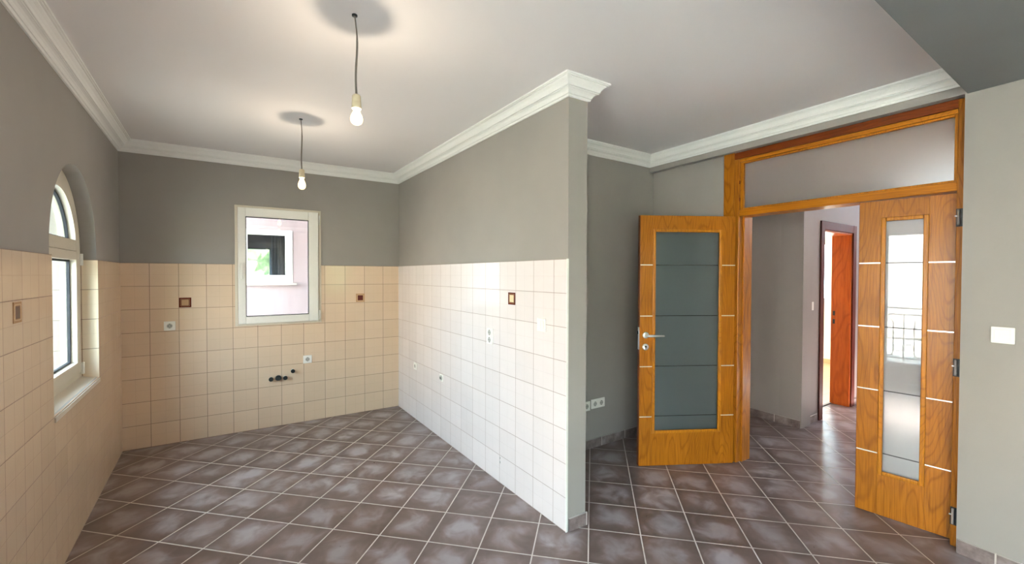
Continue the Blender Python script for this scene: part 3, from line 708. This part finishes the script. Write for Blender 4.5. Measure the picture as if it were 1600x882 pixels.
pendant(-1.569, 3.137, 2.331, 2.183, 'bare glowing bulb on a grey cord, the smaller one in front of the back wall', 0.008)

# ------------------------------------------------------------------ sockets, switches, decor tiles, pipes
def schuko(bm_list, cx, cz, y, par, r=0.0195):
    bm = new_bm(); lathe(bm, [(r + .0035, 0.0), (r + .0035, -0.0022), (r, -0.0022), (r - .001, 0.010), (0.0, 0.010)], cx, y, cz, 'Y', 32); w_ = obj('socket_well', bm, M_WPLAST, par)
    bm = new_bm()
    for dx in (-0.0095, 0.0095): lathe(bm, [(0.0, 0.0), (0.0026, 0.0), (0.0026, -0.0012), (0.0, -0.0012)], cx + dx, y + .010, cz, 'Y', 12)
    obj('contact_holes', bm, M_BLACK, w_)
    bm = new_bm()
    for dz in (-1, 1): box(bm, cx - .0035, cx + .0035, y - 0.0018, y + .009, cz + dz * (r - .002) - .0018, cz + dz * (r - .002) + .0018)
    obj('earth_clip', bm, M_BRASS, w_)
def plate_with_hole(bm, x0, x1, z0, z1, y0, y1, holes, rr=0.0225):
    """flat rounded plate; the wells sit proud of it"""
    box(bm, x0, x1, y0, y1, z0, z1, 0.003, 3)
def socket(F, cx, cz, label, wd=0.083, hg=0.083, wells=None, y=-0.008, group=None):
    M = F @ Matrix.Translation((cx, y, cz))
    t = thing('wall_socket', M, label, 'wall socket', group)
    bm = new_bm(); plate_with_hole(bm, -wd / 2, wd / 2, -hg / 2, hg / 2, -0.009, 0.0, None); obj('cover_plate', bm, M_WPLAST, t)
    for dx, dz in (wells or [(0, 0)]):
        bm = new_bm(); n = 32
        # dark ring gap, then recessed-looking well
        lathe(bm, [(0.0225, -0.0088), (0.0225, -0.0096), (0.0195, -0.0100), (0.0185, -0.0098), (0.0, -0.0098)], dx, 0, dz, 'Y', n); wl_ = obj('socket_well', bm, M_DIM, t)
        bm = new_bm(); lathe(bm, [(0.0238, -0.0086), (0.0238, -0.0115), (0.0212, -0.0115), (0.0205, -0.0096)], dx, 0, dz, 'Y', n); obj('rim', bm, M_WPLAST, wl_)
        bm = new_bm()
        for hx in (-0.0095, 0.0095): lathe(bm, [(0.0, -0.0096), (0.0032, -0.0096), (0.0032, -0.0104), (0.0, -0.0104)], dx + hx, 0, dz, 'Y', 14)
        box(bm, dx - .004, dx + .004, -0.0112, -0.009, dz + .0165, dz + .0205); box(bm, dx - .004, dx + .004, -0.0112, -0.009, dz - .0205, dz - .0165)
        obj('contacts', bm, M_BLACK, wl_)
    return t
M_DIM = simple('socket_well_plastic', lin(176, 174, 168), 0.35)
socket(F_BACK, 0.338, 1.077, 'white wall socket on cream tiles, below the maroon framed tile')
socket(F_BACK, 1.467, 0.656, 'white wall socket low on the back wall, right of the water pipes')
socket(F_PART, 0.545, 0.572, 'small white wall socket low on the partition, nearest the back corner', 0.075, 0.075)
t = socket(F_PART, 2.066, 1.079, 'upright white double outlet in the middle of the partition', 0.085, 0.122, [(0, 0.028), (0, -0.028)])
socket(F_NICHE, -0.035, 0.385, 'single white socket at the edge of the dark niche wall', 0.083, 0.083, y=0.0)
socket(F_NICHE, 0.104, 0.393, 'white double socket low on the dark niche wall', 0.166, 0.083, [(-0.039, 0), (0.039, 0)], y=0.0)
# loose socket insert without a cover plate
t = thing('wall_socket', F_PART @ Matrix.Translation((1.19, -0.008, 0.577)), 'uncovered round socket insert low on the partition', 'wall socket')
bm = new_bm(); box(bm, -.034, .034, -0.004, 0.0, -.032, .032, 0.002); obj('mounting_plate', bm, M_WPLAST, t)
bm = new_bm(); lathe(bm, [(0.024, 0.0), (0.024, -0.012), (0.019, -0.014), (0.017, -0.005), (0.0, -0.005)], 0, 0, 0, 'Y', 28); w1 = obj('socket_well', bm, M_DIM, t)
bm = new_bm(); box(bm, -.016, .016, -0.013, -0.004, -0.011, 0.006, 0.002); obj('contacts', bm, M_BLACK, w1)
def switch(F, cx, cz, wd, hg, label, rockers=1, y=-0.008):
    t = thing('light_switch', F @ Matrix.Translation((cx, y, cz)), label, 'light switch')
    bm = new_bm(); box(bm, -wd / 2, wd / 2, -0.009, 0, -hg / 2, hg / 2, 0.003, 3); obj('cover_plate', bm, M_WPLAST, t)
    iw = wd - 0.026; ih = hg - 0.026
    for k in range(rockers):
        a = -iw / 2 + iw * k / rockers; bm = new_bm(); box(bm, a + .0006, a + iw / rockers - .0006, -0.0125, -0.008, -ih / 2, ih / 2, 0.0015)
        bmesh.ops.rotate(bm, verts=bm.verts, cent=(0, -0.010, 0), matrix=Matrix.Rotation(R(3), 3, 'X')); obj('rocker', bm, M_WPLAST, t)
    return t
switch(F_PART, 2.699, 1.228, 0.085, 0.085, 'white light switch on the partition tiles near its free end', 2)
switch(F_RIGHT, 0.157, 1.240, 0.084, 0.086, 'white light switch on the right wall beside the narrow door leaf', 1, 0.0)
switch(F_HALL, 0.235, 1.232, 0.086, 0.088, 'small white light switch in the hall beside the red wood doorway', 1, 0.0)
def decor(F, cx, cz, s, mb, mc, label, line=None, mid=None):
    t = thing('decor_tile', F @ Matrix.Translation((cx, -0.008, cz)), label, 'decor tile', 'small square accent tiles set in the cream tiling')
    h = s / 2; r = s * 0.30
    bm = new_bm()
    for a in ((-h, -r, -h, h), (r, h, -h, h), (-r, r, -h, -r), (-r, r, r, h)): box(bm, a[0], a[1], -0.003, 0.0, a[2], a[3])
    obj('border', bm, mb, t)
    bm = new_bm(); box(bm, -r, r, -0.0026, 0.0, -r, r); obj('centre_square', bm, mc, t)
    bm = new_bm()
    q = s * 0.36 if line is None else line
    for a in ((-q - .002, -q, -q, q), (q, q + .002, -q, q), (-q, q, -q - .002, -q), (-q, q, q, q + .002)): box(bm, a[0], a[1], -0.0036, -0.001, a[2], a[3])
    obj('line', bm, mid or M_TAN, t)
decor(F_BACK, 0.451, 1.286, 0.090, M_MAROON, M_TAN, 'maroon framed accent tile left of the back window')
decor(F_BACK, 2.004, 1.288, 0.092, M_TAN, M_MAROON, 'tan accent tile with dark centre, right of the back window', mid=M_CREAMG)
decor(F_PART, 2.356, 1.381, 0.086, M_MAROON, M_CREAMG, 'maroon framed accent tile with cream centre on the partition')
decor(F_LEFT, -2.344, 1.390, 0.086, M_TAN, M_MAROON, 'tan accent tile with dark centre, left of the arched window', mid=M_CREAMG)
def pipe(cx, cz, r, ln, label, cap=False, dr=0.0):
    t = thing('water_pipe_stub', F_BACK @ Matrix.Translation((cx, -0.008, cz)), label, 'pipe stub', 'capped water and drain stubs on the back wall')
    bm = new_bm(); lathe(bm, [(r * 0.80, 0.0), (r * 0.80, -ln), (0.0, -ln)], 0, 0, 0, 'Y', 24); obj('pipe', bm, M_PIPEW if not cap else M_BLACK, t)
    bm = new_bm(); lathe(bm, [(r * 0.80, -ln + .010), (r, -ln + .008), (r * 1.02, -ln - .004), (r * .82, -ln - .006), (r * .72, -ln - .004)] + ([(0.0, -ln - .004)] if cap else []), 0, dr, 0, 'Y', 24); obj('end_ring', bm, M_BLACK, t)
    if not cap:
        bm = new_bm(); lathe(bm, [(0.0, -ln - .001), (r * .34, -ln - .001), (r * .34, -ln - .003), (0, -ln - .003)], 0, 0, 0, 'Y', 16); obj('bore', bm, M_BLACK, t)
pipe(1.132, 0.492, 0.021, 0.035, 'dark ringed water stub, left of the round drain cap')
pipe(1.196, 0.497, 0.027, 0.030, 'round dark drain cap between two water stubs', True)
pipe(1.258, 0.493, 0.020, 0.045, 'dark ringed water stub, right of the round drain cap')
pipe(1.326, 0.556, 0.019, 0.055, 'higher white pipe stub with an open dark ring')
bm = new_bm()
for dz, r in ((0.018, .008), (-0.014, .009)): lathe(bm, [(0.0, 0.0), (r, 0.0), (r * .6, -0.0015), (0.0, -0.002)], 2.205, -0.008, 0.168 + dz, 'Y', 14)
obj('wall_plug', bm, M_DIM, mw=F_PART, label='small grey plugged screw holes low on the partition', cat='screw hole')

# ------------------------------------------------------------------ outside
bm = new_bm(); box(bm, -40, 40, -40, 40, -0.5, -0.35); obj('ground', bm, M_GROUND, kind='structure', label='pale paving around the house', cat='ground')
F_NEIGH = F_BACK @ Matrix.Translation((0, 2.75, 0))
bm = wall_bm(-9, 4.5, -0.4, 7.5, 0.0, 0.25, [(0.86, 1.55, 1.41, 2.25)]); box(bm, 4.25, 4.5, -2.45, 0.0, -0.4, 7.5)  # end wing and extra height added to keep light out of the alley
nb = obj('neighbour_house', bm, M_STUCCO, mw=F_NEIGH, label='pale pink stucco house wall seen through the back window, with an added wing shading the alley', cat='house')
bm = new_bm()
for a in ((0.86, 0.935, 1.41, 2.25), (1.445, 1.55, 1.41, 2.25), (0.935, 1.445, 1.41, 1.535), (0.935, 1.445, 2.165, 2.25)): box(bm, a[0], a[1], -0.01, 0.06, a[2], a[3], 0.006)
nf = obj('window_frame', bm, M_PVC, nb)
bm = new_bm(); box(bm, 0.93, 1.45, 0.02, 0.025, 1.53, 2.17); obj('glass_pane', bm, M_GLASS, nf)
bm = new_bm(); box(bm, 0.82, 1.60, -0.06, 0.0, 1.375, 1.408, 0.004); obj('window_sill', bm, M_SILL, nb)
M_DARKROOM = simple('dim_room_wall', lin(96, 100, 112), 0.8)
bm = new_bm(); box(bm, -0.2, 3.0, 0.25, 0.27, 0.3, 1.36); box(bm, -0.2, 3.0, 0.25, 1.9, 0.3, 0.32); box(bm, -0.2, 3.0, 0.25, 1.9, 2.7, 2.72); box(bm, -0.22, -0.2, 0.25, 1.9, 0.3, 2.7); box(bm, 3.0, 3.02, 0.25, 1.9, 0.3, 2.7)
box(bm, -0.2, 0.3, 1.85, 1.9, 0.3, 2.7); box(bm, 1.29, 3.0, 1.85, 1.9, 0.3, 2.7); box(bm, 0.3, 1.29, 1.85, 1.9, 0.3, 1.40); box(bm, 0.3, 1.29, 1.85, 1.9, 2.03, 2.7)
obj('room_shell', bm, M_DARKROOM, nb)
bm = new_bm()
for k in range(5): tube(bm, [(1.33 + k * .05, 1.6, 1.0), (1.33 + k * .05, 1.6, 2.6)], 0.022, 10)
obj('curtain', bm, simple('blue_grey_curtain', lin(120, 130, 150), 0.9), nb)
def shrub(name, F, x0, x1, y0, y1, z0, z1, mat, label, cat, res=0.5, amp=0.35, kind=None):
    bm = new_bm(); nx = max(2, int((x1 - x0) / res)); nz = max(2, int((z1 - z0) / res)); g = {}
    for i in range(nx + 1):
        for j in range(nz + 1):
            f = j / nz; g[i, j] = bm.verts.new((x0 + (x1 - x0) * i / nx, y0 + (y1 - y0) * f + random.uniform(-amp, amp), z0 + (z1 - z0) * f + random.uniform(-amp, amp) * 0.4))
    for i in range(nx):
        for j in range(nz): bm.faces.new((g[i, j], g[i + 1, j], g[i + 1, j + 1], g[i, j + 1])).smooth = True
    return obj(name, bm, mat, mw=F, label=label, cat=cat, kind=kind)
shrub('hedge', F_NEIGH, -2, 5, 3.2, 4.2, -0.4, 3.0, M_HEDGE, 'green hedge seen through the neighbouring window', 'hedge', 0.15, 0.08)
shrub('hillside', F_LEFT, -30, -1.5, 9.0, 26.0, -0.4, 10.0, M_HILL, 'pale grassy hillside beyond the balcony', 'hill', 1.5, 0.6, 'structure')
shrub('hillside', F_REAR, -12, 14, 9.0, 20.0, -0.4, 7.0, M_HEDGE, 'green slope behind the rear living window', 'hill', 1.0, 0.5, 'structure')
bm = new_bm(); poly_prism(bm, [W(F_LEFT, -LEND - .2, .26), W(F_LEFT, .26, .26), W(F_BACK, 4.2, .26), W(F_HALL, 0.0, 1.6), W(F_HALL, 0.1, 4.4), W(F_HALL, 4.3, 4.4), W(F_RIGHT, 8.0, 4.0), W(F_LEFT, -LEND - .2, -5.5)], CEIL + 0.13, 6.2)  # storey height added to darken the alley behind the back window
obj('roof', bm, M_STUCCO, kind='structure', label='unseen upper storey above the rooms, raised to darken the alley', cat='roof')
bm = new_bm(); box(bm, -1.0, 4.2, 0.26, 1.50, 3.6, 3.8, 0.01); box(bm, -7, 4.5, 1.68, 2.75, 3.7, 3.9, 0.01)  # unseen overhangs added to cut sky light on the neighbour wall
obj('added_eaves', bm, M_STUCCO, mw=F_BACK, kind='structure', label='unseen overhangs added to shade the narrow alley behind the back window', cat='added_eaves')
# balcony slab, parapet and railing
bm = new_bm(); box(bm, BE0 - .3, BD1 + .6, 0.26, 0.62, -0.34, -0.02, 0.0); box(bm, BE0 - .3, BD1 + .6, 0.52, 0.62, -0.02, 0.28)
obj('balcony_slab', bm, M_STUCCO, mw=F_LEFT, kind='structure', label='narrow pink balcony with low parapet outside the balcony door', cat='balcony')
rl = thing('balcony_railing', F_LEFT @ Matrix.Translation((0, 0.57, 0)), 'grey wrought iron balcony railing with loops and scrolls, mirrored in the narrow door pane', 'railing')
bm = new_bm()
for z in (1.08, 0.985, 0.35): tube(bm, [(BE0 - .2, 0, z), (BD1 + .5, 0, z)], 0.011 if z > 1 else 0.008, 8)
obj('rail', bm, M_IRON, rl)
P_ = 0.33; x = BD1 + 0.45; k = 0
while x > BE0:
    bm = new_bm(); c = x - P_ / 2
    tube(bm, [(x, 0, 0.28), (x, 0, 0.985)], 0.008, 8)
    r = 0.052; pts = [(c + r * math.cos(a), 0, 0.86 + r * math.sin(a)) for a in [math.pi * i / 10 for i in range(11)]] + [(c + r * math.cos(a), 0, 0.43 + r * math.sin(a)) for a in [math.pi + math.pi * i / 10 for i in range(11)]]
    tube(bm, pts + [pts[0]], 0.007, 8); tube(bm, [(c, 0, 0.912), (c, 0, 0.985)], 0.006, 6); tube(bm, [(c, 0, 0.35), (c, 0, 0.378)], 0.006, 6)
    for sg in (-1, 1):
        ox = c + sg * 0.108
        tube(bm, [(ox + 0.050 * math.cos(2 * math.pi * i / 20), 0, 0.50 + 0.055 * math.sin(2 * math.pi * i / 20)) for i in range(21)], 0.006, 8)
        sp = [(c + sg * (0.055 + 0.085 * i / 14), 0, 0.80 - 0.02 * math.sin(math.pi * i / 14)) for i in range(11)]
        for i in range(14):
            a = -math.pi / 2 + i * 0.42; rr = 0.032 - 0.0016 * i; sp.append((c + sg * (0.118 + rr * math.cos(a)), 0, 0.812 + rr * math.sin(a)))
        tube(bm, sp, 0.006, 6)
    obj('scroll_panel', bm, M_IRON, rl); x -= P_

# ------------------------------------------------------------------ daylight portals (guide sky light through the openings)
def portal(F, s0, s1, z0, z1, y):
    ld = bpy.data.lights.new('sky_portal', 'AREA'); ld.shape = 'RECTANGLE'; ld.size = s1 - s0; ld.size_y = z1 - z0; ld.cycles.is_portal = True
    o = bpy.data.objects.new('sky_portal', ld); COL.objects.link(o)
    o.matrix_world = F @ Matrix.Translation(((s0 + s1) / 2, y, (z0 + z1) / 2)) @ Matrix.Rotation(R(-90), 4, 'X')
portal(F_LEFT, BD0, BD1, 0.0, BDZ, 0.24)
portal(F_LEFT, BE0, BE1, 0.0, BDZ, 0.24)
portal(F_LEFT, WA, WB, WZ, 2.20, 0.24)
portal(F_BACK, BW0, BW1, BZ0, BZ1, 0.24)
portal(F_REAR, 2.3, 2.8, 1.0, 2.1, 0.24)
portal(F_FARL, 1.8, 3.8, 0.4, 2.4, 0.14)
portal(F_FAR, FWA, FWB, 1.09, 2.16, 0.19)
portal(F_HALL @ Matrix.Translation((0, 4.1, 0)), 0.6, 3.2, 0.5, 2.4, 0.19)
portal(frame(*W(F_DOORW, 3.4, 5.4), -147.5), 3.4, 4.0, 1.2, 2.0, 0.19)
